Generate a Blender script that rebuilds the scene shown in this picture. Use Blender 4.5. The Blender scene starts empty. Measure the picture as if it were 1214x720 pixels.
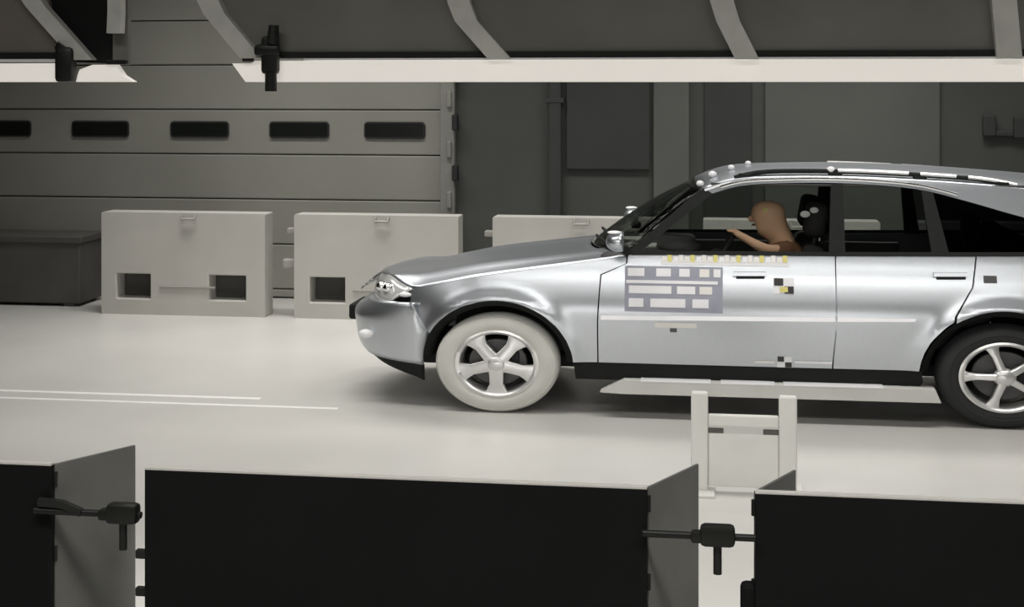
import bpy, bmesh, math, random
from mathutils import Vector, Matrix
random.seed(7)
PI = math.pi
SC = bpy.context.scene
COL = SC.collection

# ------------------------------------------------------------------ camera
# A level camera with a vertical lens shift (upright lines stay upright).
# The video frame of the photograph is stretched sideways, so lengths along
# world X are built about 1.3 times their everyday size.
cam_d = bpy.data.cameras.new('camera')
cam = bpy.data.objects.new('camera', cam_d)
COL.objects.link(cam)
cam_d.sensor_width = 36.0
cam_d.lens = 36.0 * 1712.0 / 1214.0
cam_d.shift_y = -260.0 / 1214.0
cam_d.clip_end = 200
cam.location = (0, 0, 2.4)
cam.rotation_euler = (PI / 2, 0, math.radians(8.1))
SC.camera = cam

# ------------------------------------------------------------------ world, exposure
w = bpy.data.worlds.new('hall_air')
SC.world = w
w.use_nodes = True
w.node_tree.nodes['Background'].inputs[0].default_value = (0.9, 0.95, 0.92, 1)
w.node_tree.nodes['Background'].inputs[1].default_value = 0.02
vs = SC.view_settings
vs.view_transform = 'Standard'
vs.look = 'None'
vs.gamma = 1.0
vs.use_curve_mapping = False
vs.exposure = 0.0


def area(name, loc, rot, sx, sy, watts, color=(1, 1, 1), spread=180):
    d = bpy.data.lights.new(name, 'AREA')
    d.shape = 'RECTANGLE'
    d.size, d.size_y = sx, sy
    d.energy = watts
    d.color = color
    d.spread = math.radians(spread)
    o = bpy.data.objects.new(name, d)
    o.location = loc
    o.rotation_euler = rot
    COL.objects.link(o)
    return o


WARM = (1.0, 0.97, 0.93)
LAMPS = [(-3.2, 9.4, 5.6), (2.2, 9.4, 5.6), (-4.2, 13.3, 5.6), (1.2, 13.3, 5.6), (-2.5, 3.0, 5.6), (2.2, 3.0, 5.6)]  # last two are unseen fill lamps, added to brighten the camera-facing panels
for i, (x, y, z) in enumerate(LAMPS):
    area('ceiling_and_fill_light', (x, y, z), (0, 0, 0), 4.0, 0.9, (86, 108, 112)[i // 2], WARM, (130, 104, 130)[i // 2])
# the lamps inside the near banks, shining at the car
for (x, sx) in ((-3.15, 0.8), (-1.26, 1.9), (1.2, 1.9)):
    area('floor_bank_light', (x, 5.72, 0.50), (math.radians(62), 0, 0), sx, 0.6, 11 * sx, WARM, 150)
for (x, sx) in ((-3.9, 1.2), (0.40, 5.3)):
    area('overhead_bank_light', (x, 7.36, 2.58), (math.radians(62), 0, 0), sx, 0.34, 4.2 * sx, WARM, 110)


# ------------------------------------------------------------------ materials
def mat(name, col, rough=0.6, metal=0.0, noise=0.0, nscale=6.0, bump=0.0, coat=0.0, spec=0.5, emit=None, detail=4.0, stretch=None):
    m = bpy.data.materials.new(name)
    m.use_nodes = True
    nt = m.node_tree
    b = nt.nodes['Principled BSDF']
    b.inputs['Base Color'].default_value = (*col, 1)
    b.inputs['Roughness'].default_value = rough
    b.inputs['Metallic'].default_value = metal
    b.inputs['Coat Weight'].default_value = coat
    b.inputs['Coat Roughness'].default_value = 0.06
    b.inputs['Specular IOR Level'].default_value = spec
    if emit:
        b.inputs['Emission Color'].default_value = (*col, 1)
        b.inputs['Emission Strength'].default_value = emit
    if noise or bump:
        tc = nt.nodes.new('ShaderNodeTexCoord')
        n = nt.nodes.new('ShaderNodeTexNoise')
        n.inputs['Scale'].default_value = nscale
        n.inputs['Detail'].default_value = detail
        src = tc.outputs['Object']
        if stretch:
            mp = nt.nodes.new('ShaderNodeMapping')
            mp.inputs['Scale'].default_value = stretch
            nt.links.new(src, mp.inputs[0])
            src = mp.outputs[0]
        nt.links.new(src, n.inputs['Vector'])
        if noise:
            r = nt.nodes.new('ShaderNodeValToRGB')
            r.color_ramp.elements[0].position = 0.3
            r.color_ramp.elements[1].position = 0.7
            lo = [max(0, c * (1 - noise)) for c in col]
            hi = [min(1, c * (1 + noise)) for c in col]
            r.color_ramp.elements[0].color = (*lo, 1)
            r.color_ramp.elements[1].color = (*hi, 1)
            nt.links.new(n.outputs['Fac'], r.inputs['Fac'])
            nt.links.new(r.outputs['Color'], b.inputs['Base Color'])
        if bump:
            bp = nt.nodes.new('ShaderNodeBump')
            bp.inputs['Strength'].default_value = bump
            bp.inputs['Distance'].default_value = 0.01
            nt.links.new(n.outputs['Fac'], bp.inputs['Height'])
            nt.links.new(bp.outputs['Normal'], b.inputs['Normal'])
    return m


def glass(name, tint, gloss=0.10):
    m = bpy.data.materials.new(name)
    m.use_nodes = True
    nt = m.node_tree
    nt.nodes.clear()
    out = nt.nodes.new('ShaderNodeOutputMaterial')
    tr = nt.nodes.new('ShaderNodeBsdfTransparent')
    tr.inputs[0].default_value = (*tint, 1)
    gl = nt.nodes.new('ShaderNodeBsdfGlossy')
    gl.inputs['Roughness'].default_value = 0.03
    lw = nt.nodes.new('ShaderNodeLayerWeight')
    lw.inputs[0].default_value = 0.5
    pw = nt.nodes.new('ShaderNodeMath'); pw.operation = 'POWER'
    pw.inputs[1].default_value = 5.0
    nt.links.new(lw.outputs['Facing'], pw.inputs[0])
    fr = nt.nodes.new('ShaderNodeMath'); fr.operation = 'MULTIPLY_ADD'
    fr.inputs[1].default_value = 0.95
    fr.inputs[2].default_value = 0.02
    nt.links.new(pw.outputs[0], fr.inputs[0])
    mx = nt.nodes.new('ShaderNodeMixShader')
    nt.links.new(fr.outputs[0], mx.inputs[0])
    nt.links.new(tr.outputs[0], mx.inputs[1])
    nt.links.new(gl.outputs[0], mx.inputs[2])
    nt.links.new(mx.outputs[0], out.inputs[0])
    return m


M = dict(
    floor=mat('pale_concrete', (0.56, 0.555, 0.53), 0.36, noise=0.05, nscale=0.9, spec=0.5),
    line=mat('white_floor_paint', (0.86, 0.86, 0.84), 0.4, noise=0.03, nscale=8),
    wall=mat('grey_green_wall', (0.072, 0.078, 0.071), 0.8, noise=0.10, nscale=0.8),
    wall_pale=mat('paler_wall_board', (0.115, 0.123, 0.112), 0.8, noise=0.08, nscale=1.0),
    wall_dark=mat('dark_wall_board', (0.045, 0.05, 0.046), 0.8, noise=0.08, nscale=1.5),
    door=mat('grey_door_steel', (0.29, 0.29, 0.258), 0.6, noise=0.08, nscale=0.8),
    jamb=mat('door_jamb_steel', (0.24, 0.24, 0.22), 0.55, noise=0.1, nscale=4),
    ceil=mat('dark_ceiling', (0.08, 0.082, 0.08), 0.9, noise=0.1, nscale=1.0),
    black=mat('flat_black_sheet', (0.0085, 0.0088, 0.0092), 0.75, noise=0.15, nscale=2.0, spec=0.2),
    knob=mat('black_clamp_metal', (0.015, 0.016, 0.014), 0.45, noise=0.1, nscale=20, spec=0.4),
    flap=mat('grey_flap_metal', (0.20, 0.203, 0.19), 0.6, noise=0.12, nscale=3),
    trim=mat('white_enamel', (0.82, 0.80, 0.76), 0.45, noise=0.04, nscale=5),
    tube=mat('glowing_diffuser', (0.86, 0.82, 0.76), 0.4, emit=0.5, noise=0.03, nscale=4),
    stand=mat('offwhite_stand_paint', (0.64, 0.64, 0.61), 0.5, noise=0.04, nscale=5),
    strut=mat('pale_strut_metal', (0.60, 0.60, 0.56), 0.5, noise=0.1, nscale=8),
    upanel=mat('overhead_panel_sheet', (0.18, 0.182, 0.162), 0.6, noise=0.12, nscale=2),
    upanel_b=mat('overhead_panel_brown', (0.19, 0.17, 0.15), 0.6, noise=0.12, nscale=2),
    block=mat('pale_block_plastic', (0.50, 0.49, 0.46), 0.6, noise=0.06, nscale=1.6),
    dark_box=mat('dark_grey_crate', (0.075, 0.073, 0.066), 0.7, noise=0.12, nscale=2),
    lug=mat('pale_lug', (0.34, 0.33, 0.31), 0.6, noise=0.05, nscale=9),
    paint=mat('silver_car_paint', (0.56, 0.59, 0.625), 0.32, metal=0.94, coat=0.0, noise=0.015, nscale=40),
    paint_lo=mat('silver_bumper_paint', (0.55, 0.58, 0.61), 0.33, metal=0.90, coat=0.0, noise=0.015, nscale=40),
    cladding=mat('dark_plastic_cladding', (0.014, 0.016, 0.015), 0.7, noise=0.1, nscale=12, spec=0.2),
    rubber=mat('black_rubber', (0.016, 0.017, 0.018), 0.7, noise=0.15, nscale=14, bump=0.15),
    rubber_w=mat('white_painted_rubber', (0.62, 0.62, 0.58), 0.6, noise=0.05, nscale=6),
    alloy=mat('silver_alloy', (0.72, 0.72, 0.71), 0.28, metal=0.55, noise=0.03, nscale=9),
    alloy_d=mat('grey_brake_metal', (0.10, 0.10, 0.10), 0.5, metal=0.5, noise=0.1, nscale=12),
    chrome=mat('bright_chrome', (0.85, 0.85, 0.85), 0.12, metal=1.0, noise=0.02, nscale=6),
    white=mat('white_tape', (0.86, 0.86, 0.88), 0.45, noise=0.02, nscale=12),
    yellow=mat('yellow_tape', (0.72, 0.66, 0.22), 0.5, noise=0.04, nscale=12),
    ink=mat('black_tape', (0.03, 0.03, 0.03), 0.6, noise=0.05, nscale=12),
    sticker=mat('lilac_grey_sticker', (0.33, 0.34, 0.41), 0.5, noise=0.06, nscale=10),
    gap=mat('dark_gap', (0.02, 0.02, 0.022), 0.8, noise=0.1, nscale=8),
    seat=mat('charcoal_seat_cloth', (0.022, 0.02, 0.022), 0.85, noise=0.2, nscale=30),
    dash=mat('dark_dashboard', (0.03, 0.03, 0.03), 0.6, noise=0.15, nscale=14),
    skin=mat('tan_orange_lit_vinyl', (0.82, 0.50, 0.33), 0.5, noise=0.06, nscale=9),  # tan, pushed towards orange to paint in the orange light on the dummy
    shirt=mat('brown_glow_shirt', (0.16, 0.075, 0.035), 0.8, noise=0.15, nscale=18),  # brown-orange cloth colour also stands in for the orange glow in the cabin
    lamp_glass=mat('headlamp_lens', (0.62, 0.63, 0.62), 0.15, metal=0.3, coat=1.0, noise=0.06, nscale=6),
    glass=glass('clear_tinted_glass', (0.66, 0.68, 0.66)),
    glass_d=glass('dark_privacy_glass', (0.10, 0.11, 0.11)),
    pane=mat('black_window_pane', (0.010, 0.012, 0.010), 0.25, noise=0.1, nscale=3),
    lens=mat('lamp_diffuser', (0.9, 0.88, 0.84), 0.4, emit=2.0, noise=0.02, nscale=3),
)


# ------------------------------------------------------------------ helpers
def link(o, parent=None):
    COL.objects.link(o)
    if parent:
        o.parent = parent
    return o


def tag(o, label=None, cat=None, group=None, kind=None):
    if label: o['label'] = label
    if cat: o['category'] = cat
    if group: o['group'] = group
    if kind: o['kind'] = kind
    return o


def empty(name, loc=(0, 0, 0), rz=0):
    o = bpy.data.objects.new(name, None)
    o.location = loc
    o.rotation_euler = (0, 0, rz)
    o.empty_display_size = 0.1
    return link(o)


def mesh(name, V, Fc, m, parent=None, smooth=False, normals=None, loc=None):
    me = bpy.data.meshes.new(name)
    me.from_pydata([tuple(v) for v in V], [], Fc)
    me.materials.append(M[m] if isinstance(m, str) else m)
    me.update()
    if smooth:
        me.polygons.foreach_set('use_smooth', [True] * len(me.polygons))
    if normals:
        me.normals_split_custom_set_from_vertices(normals)
    o = bpy.data.objects.new(name, me)
    if loc: o.location = loc
    return link(o, parent)


class MB:
    """collects shapes in one bmesh; build() links them as one mesh object"""
    def __init__(s):
        s.bm = bmesh.new()

    def box(s, x0, x1, y0, y1, z0, z1, bev=0.0, rot=None, seg=2):
        r = bmesh.ops.create_cube(s.bm, size=1.0)
        vs_ = r['verts']
        bmesh.ops.scale(s.bm, vec=(x1 - x0, y1 - y0, z1 - z0), verts=vs_)
        if bev:
            es = list({e for v in vs_ for e in v.link_edges})
            rr = bmesh.ops.bevel(s.bm, geom=es, offset=bev, segments=seg, affect='EDGES', profile=0.5)
            vs_ = list({v for f in rr['faces'] for v in f.verts} | {v for v in vs_ if v.is_valid})
        if rot:
            bmesh.ops.rotate(s.bm, cent=(0, 0, 0), matrix=rot, verts=vs_)
        bmesh.ops.translate(s.bm, vec=((x0 + x1) / 2, (y0 + y1) / 2, (z0 + z1) / 2), verts=vs_)
        return s

    def bar(s, a, b, wid, dep, bev=0.0, up=(0, 1, 0)):
        """a rectangular bar from a to b; wid across, dep along 'up'"""
        a, b = Vector(a), Vector(b)
        d = (b - a)
        L = d.length
        z = d.normalized()
        y = Vector(up)
        y = (y - z * y.dot(z)).normalized()
        x = y.cross(z)
        R = Matrix((x, y, z)).transposed()
        c = (a + b) / 2
        s.box(c.x - wid / 2, c.x + wid / 2, c.y - dep / 2, c.y + dep / 2, c.z - L / 2, c.z + L / 2, bev, R)
        return s

    def cyl(s, a, b, r0, r1=None, n=20, caps=True):
        r1 = r0 if r1 is None else r1
        a, b = Vector(a), Vector(b)
        z = (b - a).normalized()
        y = Vector((0, 1, 0)) if abs(z.y) < 0.9 else Vector((1, 0, 0))
        x = y.cross(z).normalized()
        y = z.cross(x)
        A = [s.bm.verts.new(a + (x * math.cos(2 * PI * k / n) + y * math.sin(2 * PI * k / n)) * r0) for k in range(n)]
        B = [s.bm.verts.new(b + (x * math.cos(2 * PI * k / n) + y * math.sin(2 * PI * k / n)) * r1) for k in range(n)]
        for k in range(n):
            s.bm.faces.new((A[k], A[(k + 1) % n], B[(k + 1) % n], B[k]))
        if caps:
            s.bm.faces.new(A[::-1])
            s.bm.faces.new(B)
        return s

    def tube(s, pts, r, n=10, closed=False):
        pts = [Vector(p) for p in pts]
        N = len(pts)
        rings = []
        for i, p in enumerate(pts):
            if closed:
                t = pts[(i + 1) % N] - pts[i - 1]
            else:
                t = pts[min(i + 1, N - 1)] - pts[max(i - 1, 0)]
            t.normalize()
            up = Vector((0, 1, 0)) if abs(t.y) < 0.9 else Vector((1, 0, 0))
            x = up.cross(t).normalized()
            y = t.cross(x)
            rr = r[i] if isinstance(r, (list, tuple)) else r
            rings.append([s.bm.verts.new(p + (x * math.cos(2 * PI * k / n) + y * math.sin(2 * PI * k / n)) * rr) for k in range(n)])
        for i in range(N if closed else N - 1):
            A, B = rings[i], rings[(i + 1) % N]
            for k in range(n):
                s.bm.faces.new((A[k], A[(k + 1) % n], B[(k + 1) % n], B[k]))
        if not closed:
            s.bm.faces.new(rings[0][::-1])
            s.bm.faces.new(rings[-1])
        return s

    def lathe(s, prof, n=56, sx=1.0, closed=False):
        """prof = [(radius, y)]; spun about the Y axis, X scaled by sx"""
        rings = []
        for r, y in prof:
            rings.append([s.bm.verts.new((r * math.cos(2 * PI * k / n) * sx, y, r * math.sin(2 * PI * k / n))) for k in range(n)])
        m = len(rings)
        for i in range(m if closed else m - 1):
            A, B = rings[i], rings[(i + 1) % m]
            for k in range(n):
                s.bm.faces.new((A[k], A[(k + 1) % n], B[(k + 1) % n], B[k]))
        return s

    def prism(s, pts, y0, y1):
        """outline in (x, z) pulled from y0 to y1"""
        A = [s.bm.verts.new((x, y0, z)) for x, z in pts]
        B = [s.bm.verts.new((x, y1, z)) for x, z in pts]
        n = len(pts)
        s.bm.faces.new(A)
        s.bm.faces.new(B[::-1])
        for k in range(n):
            s.bm.faces.new((A[k], B[k], B[(k + 1) % n], A[(k + 1) % n]))
        return s

    def ball(s, c, rx, ry, rz, u=18, v=12):
        r = bmesh.ops.create_uvsphere(s.bm, u_segments=u, v_segments=v, radius=1.0)
        bmesh.ops.scale(s.bm, vec=(rx, ry, rz), verts=r['verts'])
        bmesh.ops.translate(s.bm, vec=c, verts=r['verts'])
        return s

    def build(s, name, m, parent=None, smooth=False, angle=35, loc=None):
        bmesh.ops.recalc_face_normals(s.bm, faces=s.bm.faces)
        me = bpy.data.meshes.new(name)
        s.bm.to_mesh(me)
        s.bm.free()
        me.materials.append(M[m])
        if smooth:
            me.polygons.foreach_set('use_smooth', [True] * len(me.polygons))
            me.set_sharp_from_angle(angle=math.radians(angle))
        o = bpy.data.objects.new(name, me)
        if loc: o.location = loc
        return link(o, parent)


def curve(pts):
    """smooth interpolation through (x, value) points"""
    def f(x):
        if x <= pts[0][0]: return pts[0][1]
        if x >= pts[-1][0]: return pts[-1][1]
        for i in range(len(pts) - 1):
            if x <= pts[i + 1][0]:
                x0, y0 = pts[i]
                x1, y1 = pts[i + 1]
                def sl(j):
                    if j <= 0: return (pts[1][1] - pts[0][1]) / (pts[1][0] - pts[0][0])
                    if j >= len(pts) - 1: return (pts[-1][1] - pts[-2][1]) / (pts[-1][0] - pts[-2][0])
                    return (pts[j + 1][1] - pts[j - 1][1]) / (pts[j + 1][0] - pts[j - 1][0])
                h = x1 - x0
                t = (x - x0) / h
                m0, m1 = sl(i) * h, sl(i + 1) * h
                return (2 * t**3 - 3 * t**2 + 1) * y0 + (t**3 - 2 * t**2 + t) * m0 + (-2 * t**3 + 3 * t**2) * y1 + (t**3 - t**2) * m1
    return f


# ================================================================== SETTING
BACK = 15.6
tag(MB().box(-14, 14, -4, BACK + 0.3, -0.2, 0).build('floor', 'floor'), 'pale grey concrete hall floor under the car', kind='structure')
fl = bpy.data.objects['floor']
MB().box(-9.0, -3.45, 10.60, 10.66, 0.0, 0.003).build('painted_line', 'line', fl)
MB().box(-9.0, -2.78, 10.36, 10.41, 0.0, 0.003).build('painted_line', 'line', fl)
tag(MB().box(-14, 14, -4, BACK + 0.3, 6.6, 6.8).build('ceiling', 'ceil'), 'dark ceiling of the hall', kind='structure')
tag(MB().box(-14.2, -14, -4, BACK + 0.3, 0, 6.6).build('wall_left', 'wall'), 'dark side wall of the hall', kind='structure')
tag(MB().box(14, 14.2, -4, BACK + 0.3, 0, 6.6).build('wall_right', 'wall'), 'dark side wall at the other end', kind='structure')
tag(MB().box(-14, 14, -4.2, -4, 0, 6.6).build('wall_front', 'wall'), 'dark wall behind the camera', kind='structure')
# back wall: a solid stretch right of the sectional door and a lintel above it
DX0, DX1 = -11.5, -2.86
wb = MB().box(DX1, 14, BACK, BACK + 0.25, 0, 6.6).box(-14, DX0, BACK, BACK + 0.25, 0, 6.6).box(DX0, DX1, BACK, BACK + 0.25, 5.25, 6.6)
wb = tag(wb.build('wall_back', 'wall'), 'dark grey green back wall behind the car', kind='structure')
MB().box(0.50, 2.30, BACK - 0.05, BACK - 0.002, 0.0, 5.0, 0.01).build('wall_board', 'wall_pale', wb)
MB().box(-1.62, -0.72, BACK - 0.05, BACK - 0.002, 1.48, 2.75, 0.01).build('wall_board', 'wall_dark', wb)
MB().box(-0.68, -0.30, BACK - 0.08, BACK - 0.002, 0.0, 5.0, 0.01).build('pilaster', 'wall_pale', wb)
MB().box(-0.14, 0.36, BACK - 0.03, BACK - 0.002, 0.0, 5.0, 0.01).build('wall_board', 'wall_dark', wb)
# sectional door
dr = empty('door_1', (0, 0, 0))
tag(dr, 'wide grey sectional door with a row of small dark windows', kind='structure')
SEC = 0.503
sec0 = None
zz = 0.015
for k in range(11):
    z0 = max(0.01, -0.40 + SEC * k)
    z1 = -0.40 + SEC * (k + 1)
    me = MB().box(DX0, DX1, BACK + 0.06, BACK + 0.12, z0 + 0.006, z1 - 0.006, 0.012)
    me.build('door_section', 'door', dr)
MB().box(DX0, DX1, BACK + 0.125, BACK + 0.16, 0, 5.25).build('door_seal', 'gap', dr)
for x in (-8.15, -6.97, -5.79, -4.63, -3.54):
    p = MB()
    # rounded-end pane and its raised surround
    W2, H2, R = 0.335, 0.082, 0.03
    pts = []
    for cx, cz, a0 in ((W2 - R, H2 - R, 0), (-W2 + R, H2 - R, 90), (-W2 + R, -H2 + R, 180), (W2 - R, -H2 + R, 270)):
        for j in range(4):
            a = math.radians(a0 + j * 30)
            pts.append((x + cx + R * math.cos(a), 1.89 + cz + R * math.sin(a)))
    p.prism(pts, BACK + 0.035, BACK + 0.058)
    wn = p.build('window_pane', 'pane', dr)
    MB().tube([(a, BACK + 0.045, b) for a, b in pts], 0.012, 6, True).build('window_rim', 'gap', wn)
# door jamb with its stepped track brackets
jb = MB().box(DX1 - 0.14, DX1 + 0.02, BACK - 0.10, BACK + 0.12, 0, 5.25, 0.01)
jb = tag(jb.build('trim_1', 'jamb'), 'pale steel jamb at the edge of the sectional door', kind='structure')
for k in range(9):
    MB().box(DX1 + 0.0, DX1 + 0.06, BACK - 0.16, BACK - 0.05, 0.25 + 0.55 * k, 0.42 + 0.55 * k, 0.01).build('track_bracket', 'gap', jb)
    MB().box(DX1 - 0.06, DX1 - 0.01, BACK - 0.14, BACK - 0.10, 0.5 + 0.55 * k, 0.68 + 0.55 * k, 0.01).build('hinge_plate', 'jamb', jb)

# dark pipe on the wall
pp = empty('wall_conduit', (-1.74, BACK - 0.06, 0))
tag(pp, 'dark upright conduit on the back wall behind the bonnet', 'conduit')
MB().box(-0.07, 0.07, -0.05, 0.05, 0.0, 5.4, 0.02).build('duct', 'wall_dark', pp)
for z in (0.8, 2.2, 3.6): MB().box(-0.10, 0.10, -0.056, 0.056, z, z + 0.05, 0.006).build('strap', 'wall_dark', pp)
# U bracket high on the wall
br = empty('wall_bracket', (2.92, BACK - 0.02, 1.86))
tag(br, 'dark U-shaped bracket on the wall above the car roof', 'bracket')
MB().box(-0.19, -0.06, -0.06, 0.015, 0.0, 0.22, 0.015).build('arm', 'wall_dark', br)
MB().box(0.12, 0.23, -0.06, 0.015, -0.02, 0.20, 0.015).build('arm', 'wall_dark', br)
MB().box(-0.06, 0.12, -0.05, 0.015, 0.0, 0.055, 0.012).build('crosspiece', 'wall_dark', br)

# ceiling lamps and the added fill pair (above the frame)
for i, (x, y, z) in enumerate(LAMPS):
    L = empty('ceiling_and_fill_lamp', (x, y, z))
    tag(L, 'long white lamp hung above the ' + ('near side of the car ', 'far side of the car ', 'floor as added fill in front of the car ')[i // 2] + ('nose' if i % 2 == 0 else 'tail'), 'lamp', 'lamps hung over the test track')
    MB().box(-2.05, 2.05, -0.5, 0.5, 0.02, 0.22, 0.02).build('housing', 'trim', L)
    for sx in (-1.6, 1.6): MB().cyl((sx, 0, 0.22), (sx, 0, 1.0), 0.015, n=8).build('hanger', 'knob', L)

# ================================================================== BLOCKS
def barrier(x0, w_, label, lugs=True):
    """pale block with two fork pockets sunk into its face"""
    h, t = 1.065, 0.28
    o = empty('barrier_block', (x0, 14.35, 0))
    xs = [0, 0.165, 0.535, w_ - 0.60, w_ - 0.205, w_]
    zs = [0, 0.165, 0.425, h]
    V, Fc = [], []
    def quad(a, b, c, d):
        n = len(V); V.extend((a, b, c, d)); Fc.append((n, n + 1, n + 2, n + 3))
    for i in range(5):
        for j in range(3):
            a, b, c, d = xs[i], xs[i + 1], zs[j], zs[j + 1]
            if j == 1 and i in (1, 3):
                q = 0.24
                quad((a, 0, c), (a, q, c), (b, q, c), (b, 0, c))
                quad((a, 0, d), (b, 0, d), (b, q, d), (a, q, d))
                quad((a, 0, c), (a, 0, d), (a, q, d), (a, q, c))
                quad((b, 0, c), (b, q, c), (b, q, d), (b, 0, d))
                quad((a, q, c), (a, q, d), (b, q, d), (b, q, c))
            else:
                quad((a, 0, c), (b, 0, c), (b, 0, d), (a, 0, d))
    quad((0, 0, h), (w_, 0, h), (w_, t, h), (0, t, h))
    quad((0, t, 0), (0, t, h), (w_, t, h), (w_, t, 0))
    quad((0, 0, 0), (0, 0, h), (0, t, h), (0, t, 0))
    quad((w_, 0, 0), (w_, t, 0), (w_, t, h), (w_, 0, h))
    quad((0, 0, 0), (0, t, 0), (w_, t, 0), (w_, 0, 0))
    b = mesh('body', V, Fc, 'block', o)
    bm = bmesh.new(); bm.from_mesh(b.data)
    bmesh.ops.remove_doubles(bm, verts=bm.verts, dist=1e-4)
    bmesh.ops.recalc_face_normals(bm, faces=bm.faces)
    es = [e for e in bm.edges if len(e.link_faces) == 2 and e.calc_face_angle(0) > 0.5]
    bmesh.ops.bevel(bm, geom=es, offset=0.012, segments=2, affect='EDGES', profile=0.5)
    bm.to_mesh(b.data); bm.free()
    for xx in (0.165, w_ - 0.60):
        MB().box(xx + 0.004, xx + 0.391 if xx > 0.2 else xx + 0.366, 0.21, 0.236, 0.169, 0.421).build('pocket_shade_plate', 'dark_box', o)  # dark plate paints in the shade at the back of the pocket
    m = w_ * 0.54
    MB().tube([(m - 0.07, -0.004, h - 0.02), (m - 0.065, -0.035, h - 0.06), (m + 0.065, -0.035, h - 0.06), (m + 0.07, -0.004, h - 0.02)], 0.014, 8).build('lifting_eye', 'lug', o, True)
    MB().box(w_ * 0.36, w_ * 0.70, -0.016, 0.004, 0.285, 0.305, 0.004).build('ledge', 'lug', o)
    if lugs:
        MB().box(-0.09, 0.004, 0.04, 0.14, 0.86, 0.92, 0.012).build('coupling_lug', 'lug', o)
        MB().box(-0.14, 0.004, 0.04, 0.16, 0.50, 0.60, 0.02).build('coupling_lug', 'lug', o)
    tag(o, label, 'barrier', 'row of pale barrier blocks')
    return o


barrier(-6.38, 1.77, 'pale grey barrier block with two fork pockets, leftmost of its row', False)
barrier(-4.30, 1.71, 'pale grey barrier block directly behind the car nose')
barrier(-2.24, 1.66, 'pale grey barrier block half hidden behind the car bonnet')
barrier(-0.14, 1.70, 'pale grey barrier block seen through the front side window')
barrier(1.92, 1.70, 'pale grey barrier block seen through the rear side window')
# dark crate at far left
cr = empty('dark_crate', (-7.85, 14.75, 0))
tag(cr, 'low dark grey crate by the sectional door at the left edge', 'crate')
MB().box(-0.62, 1.05, 0, 0.6, 0.03, 0.72, 0.02).build('body', 'dark_box', cr)
MB().box(-0.64, 1.07, -0.02, 0.62, 0.68, 0.76, 0.015).build('lid', 'dark_box', cr)
for x in (-0.5, 0.85): MB().box(x, x + 0.12, 0.02, 0.58, 0.0, 0.04).build('runner', 'dark_box', cr)

# ================================================================== CAR
XS = 1.30
car = empty('sport_utility_vehicle', (-1.598, 11.32, 0))
tag(car, 'silver five door sport utility vehicle with test stickers on its door', 'car')
AX, AZ, ARX, ARZ = (0.0, 3.576), 0.35, 0.565, 0.475   # wheel arch ellipses


def Wp(x):
    v = 0.92
    if x < -0.10: v -= 0.10 * ((-x - 0.10) / 0.55) ** 2
    if x > 4.0: v -= 0.09 * ((x - 4.0) / 0.8) ** 2
    return v


Tf = curve([(0.2, 0.075), (0.38, 0.048), (0.55, 0.022), (0.70, 0.006), (0.76, 0.004), (0.82, 0.010), (0.90, 0.027), (1.00, 0.054), (1.08, 0.082), (1.14, 0.103), (1.20, 0.127), (1.30, 0.166), (1.66, 0.312), (1.71, 0.336), (1.75, 0.36)])


def half(x, z):
    v = Wp(x) - Tf(z)
    for cx in AX:
        r = math.hypot((x - cx) / ARX, (z - AZ) / ARZ)
        if z > 0.2:
            v += 0.030 * math.exp(-((r - 1.0) / 0.13) ** 2)
    return v


def arch(cx, a0, a1, n=24, grow=1.0):
    return [(cx + ARX * grow * math.cos(math.radians(a0 + (a1 - a0) * k / n)), AZ + ARZ * grow * math.sin(math.radians(a0 + (a1 - a0) * k / n))) for k in range(n + 1)]


def side_panel(name, poly, m, parent, side=-1, off=0.0, rim=0.03, fun=half, step=0.045):
    """a sheet in the car side: outline in (x, z), bent to the side surface, with a turned-in edge"""
    bm = bmesh.new()
    f = bm.faces.new([bm.verts.new((x, 0, z)) for x, z in poly])
    bmesh.ops.triangulate(bm, faces=[f])
    xs = [p[0] for p in poly]; zs = [p[1] for p in poly]
    def cut(lo, hi, axis):
        n = int((hi - lo) / step)
        for k in range(1, n + 1):
            c = lo + (hi - lo) * k / (n + 1)
            co = (c, 0, 0) if axis == 0 else (0, 0, c)
            no = (1, 0, 0) if axis == 0 else (0, 0, 1)
            bmesh.ops.bisect_plane(bm, geom=bm.verts[:] + bm.edges[:] + bm.faces[:], plane_co=co, plane_no=no, dist=1e-5)
    cut(min(xs), max(xs), 0)
    cut(min(zs), max(zs), 1)
    bm.verts.ensure_lookup_table()
    V, Nn, Fc = [], [], []
    e = 0.004
    for v in bm.verts:
        x, z = v.co.x, v.co.z
        y = fun(x, z) + off
        gx = (fun(x + e, z) - fun(x - e, z)) / (2 * e)
        gz = (fun(x, z + e) - fun(x, z - e)) / (2 * e)
        V.append((x, side * y, z))
        Nn.append(Vector((-gx, side, -gz)).normalized())
    bm.verts.index_update()
    for f in bm.faces:
        ids = [v.index for v in f.verts]
        a, b, c = Vector(V[ids[0]]), Vector(V[ids[1]]), Vector(V[ids[2]])
        if (b - a).cross(c - a).y * side < 0: ids.reverse()
        Fc.append(ids)
    for ed in bm.edges:
        if len(ed.link_faces) == 1:
            i, j = ed.verts[0].index, ed.verts[1].index
            a, b = Vector(V[i]), Vector(V[j])
            mid = sum((v.co for v in ed.link_faces[0].verts), Vector()) / len(ed.link_faces[0].verts)
            inn = Vector((0, -side * rim, 0))
            nn = (b - a).cross(inn).normalized()
            if nn.dot(a - Vector((mid.x, a.y, mid.z))) < 0: nn = -nn
            k = len(V)
            V.extend([a, b, b + inn, a + inn])
            Nn.extend([nn] * 4)
            q = [k, k + 1, k + 2, k + 3]
            if (V[k + 1] - V[k]).cross(V[k + 2] - V[k]).dot(nn) < 0: q.reverse()
            Fc.append(q)
    bm.free()
    return mesh(name, V, Fc, m, parent, True, Nn)


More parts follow.
